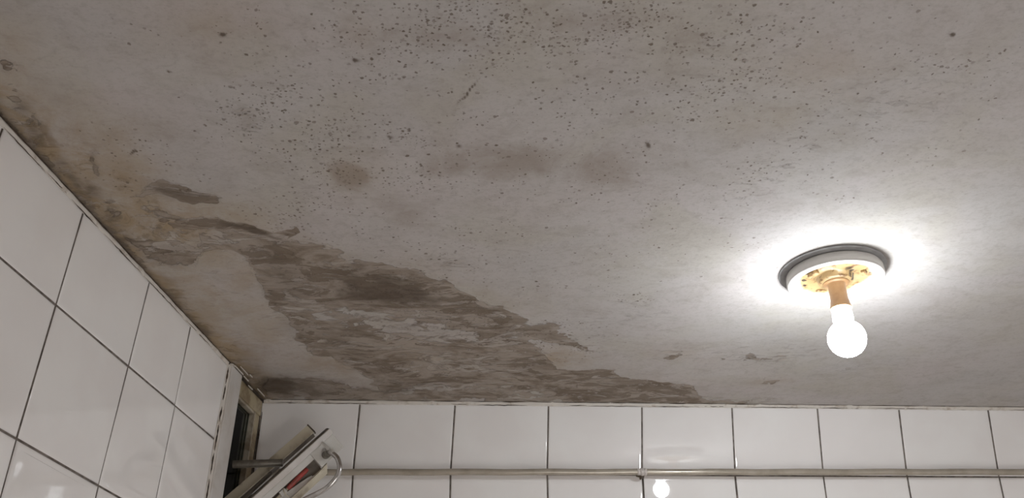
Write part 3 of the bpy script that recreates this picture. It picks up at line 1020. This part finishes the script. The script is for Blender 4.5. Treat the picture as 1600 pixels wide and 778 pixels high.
tag(mb.build('heating_tube', M_RED, root), 'dull red tube inside the slot')
mb = MB()
mb.tube([q(100, 17, .010), q(LEN, 18, .010)], .0028, 16)
for l in (104, 128, 152):
    mb.tube([q(l, 12, .004), q(l + 3, 16, .001), q(l + 4, 22, .001), q(l + 2, 27, .003)], .0012, 8)
mb.build('wire_guard', M_CREAM, root)
mb = MB()
hb(mb, 103, 113, 12.5, 20.5, .004, .016)
mb.build('tube_holder', M_HOUSE, root, bevel=.001)
# chrome conduit leaving the end block and curving down
cpx = [(508, 703), (513, 706), (520, 709), (526.5, 715), (530, 724), (530.5, 733), (527.5, 743), (520, 753.5), (509, 763.5), (496, 771), (481, 778), (466, 786), (452, 797), (444, 812)]
ys_ = [YB + .004, YB - .008, YB - .016, YB - .020, YB - .021, YB - .021, YB - .020, YB - .018, YB - .014, YB - .008, YB, YB + .010, YB + .03, YB + .06]
pts = [at_y(x, y, d) for (x, y), d in zip(cpx, ys_)]


def smooth(pts, k=6):
    P = [2 * pts[0] - pts[1]] + pts + [2 * pts[-1] - pts[-2]]
    out = []
    for i in range(1, len(P) - 2):
        for j in range(k):
            t = j / k
            out.append(.5 * ((2 * P[i]) + (P[i + 1] - P[i - 1]) * t + (2 * P[i - 1] - 5 * P[i] + 4 * P[i + 1] - P[i + 2]) * t * t + (-P[i - 1] + 3 * P[i] - 3 * P[i + 1] + P[i + 2]) * t ** 3))
    out.append(P[-2])
    return out


mb = MB(); mb.tube(smooth(pts), .0050, 24); tag(mb.build('conduit', M_CHROME, root), 'curved chrome tube')
mb = MB()
e = [at_y(504, 692, YB - .004), at_y(510, 698, YB - .010), at_y(517, 705, YB - .013), at_y(521, 709, YB - .016)]
mb.tube(smooth(e, 4), [.0028] * 4 + [.0032] * 4 + [.0056] * 5, 16)
mb.build('elbow', M_HOUSE, root)
mb = MB()
e = [at_y(509, 711, YB + .004), at_y(512, 709, YB - .010)]
mb.tube(e, [.0078, .0070], 24)
mb.build('conduit_collar', M_TUBE, root)

# cream rail behind it, also tilted
A, a_, w_, f_, mp = frame((480, 664.5), (349, 778.5), -.088, math.radians(28))
cw = 1 / math.cos(math.radians(28))
root = empty('tilted_rail', V(A + a_ * .08))
tag(root, 'stained cream rail tilted behind the white heater in front of the window', 'rail')
mb = MB()
hb(mb, 0, 190, 0, 14, 0, .004)
mb.build('front_strip', M_CREAM, root, bevel=.0012)
mb = MB()
hb(mb, 1, 190, .8, 13, .004, .022)
hb(mb, -2.2, 0, -1.2, 14.4, .0002, .010)
mb.build('rail_body', M_BROWN, root, bevel=.0008)  # body in a darker brown than the cream front strip

# loose rod sticking out of the window and the thin tube beside the rail
YR = -.112
root = mb = MB()
p = at_y(364, 725.5, YR); p2 = at_y(442, 723, YR)
mb.tube([p, p2 - (p2 - p) * .01, p2], [.0075, .0075, .0068], 24)
o = mb.build('metal_rod', M_TUBE)
tag(o, 'short level grey rod reaching from the window pane across the cream rail', 'rod')
mb = MB()
p = at_y(425, 737.5, -.108); p2 = at_y(378, 781, -.108); d = (p2 - p)
mb.tube([p, p + d * .02, p + d * .05, p + d * 1.2], [.001, .0034, .0042, .0042], 20)
o = mb.build('metal_tube', M_TUBE)
tag(o, 'thin round-ended grey tube slanting down between cream rail and white heater', 'tube')
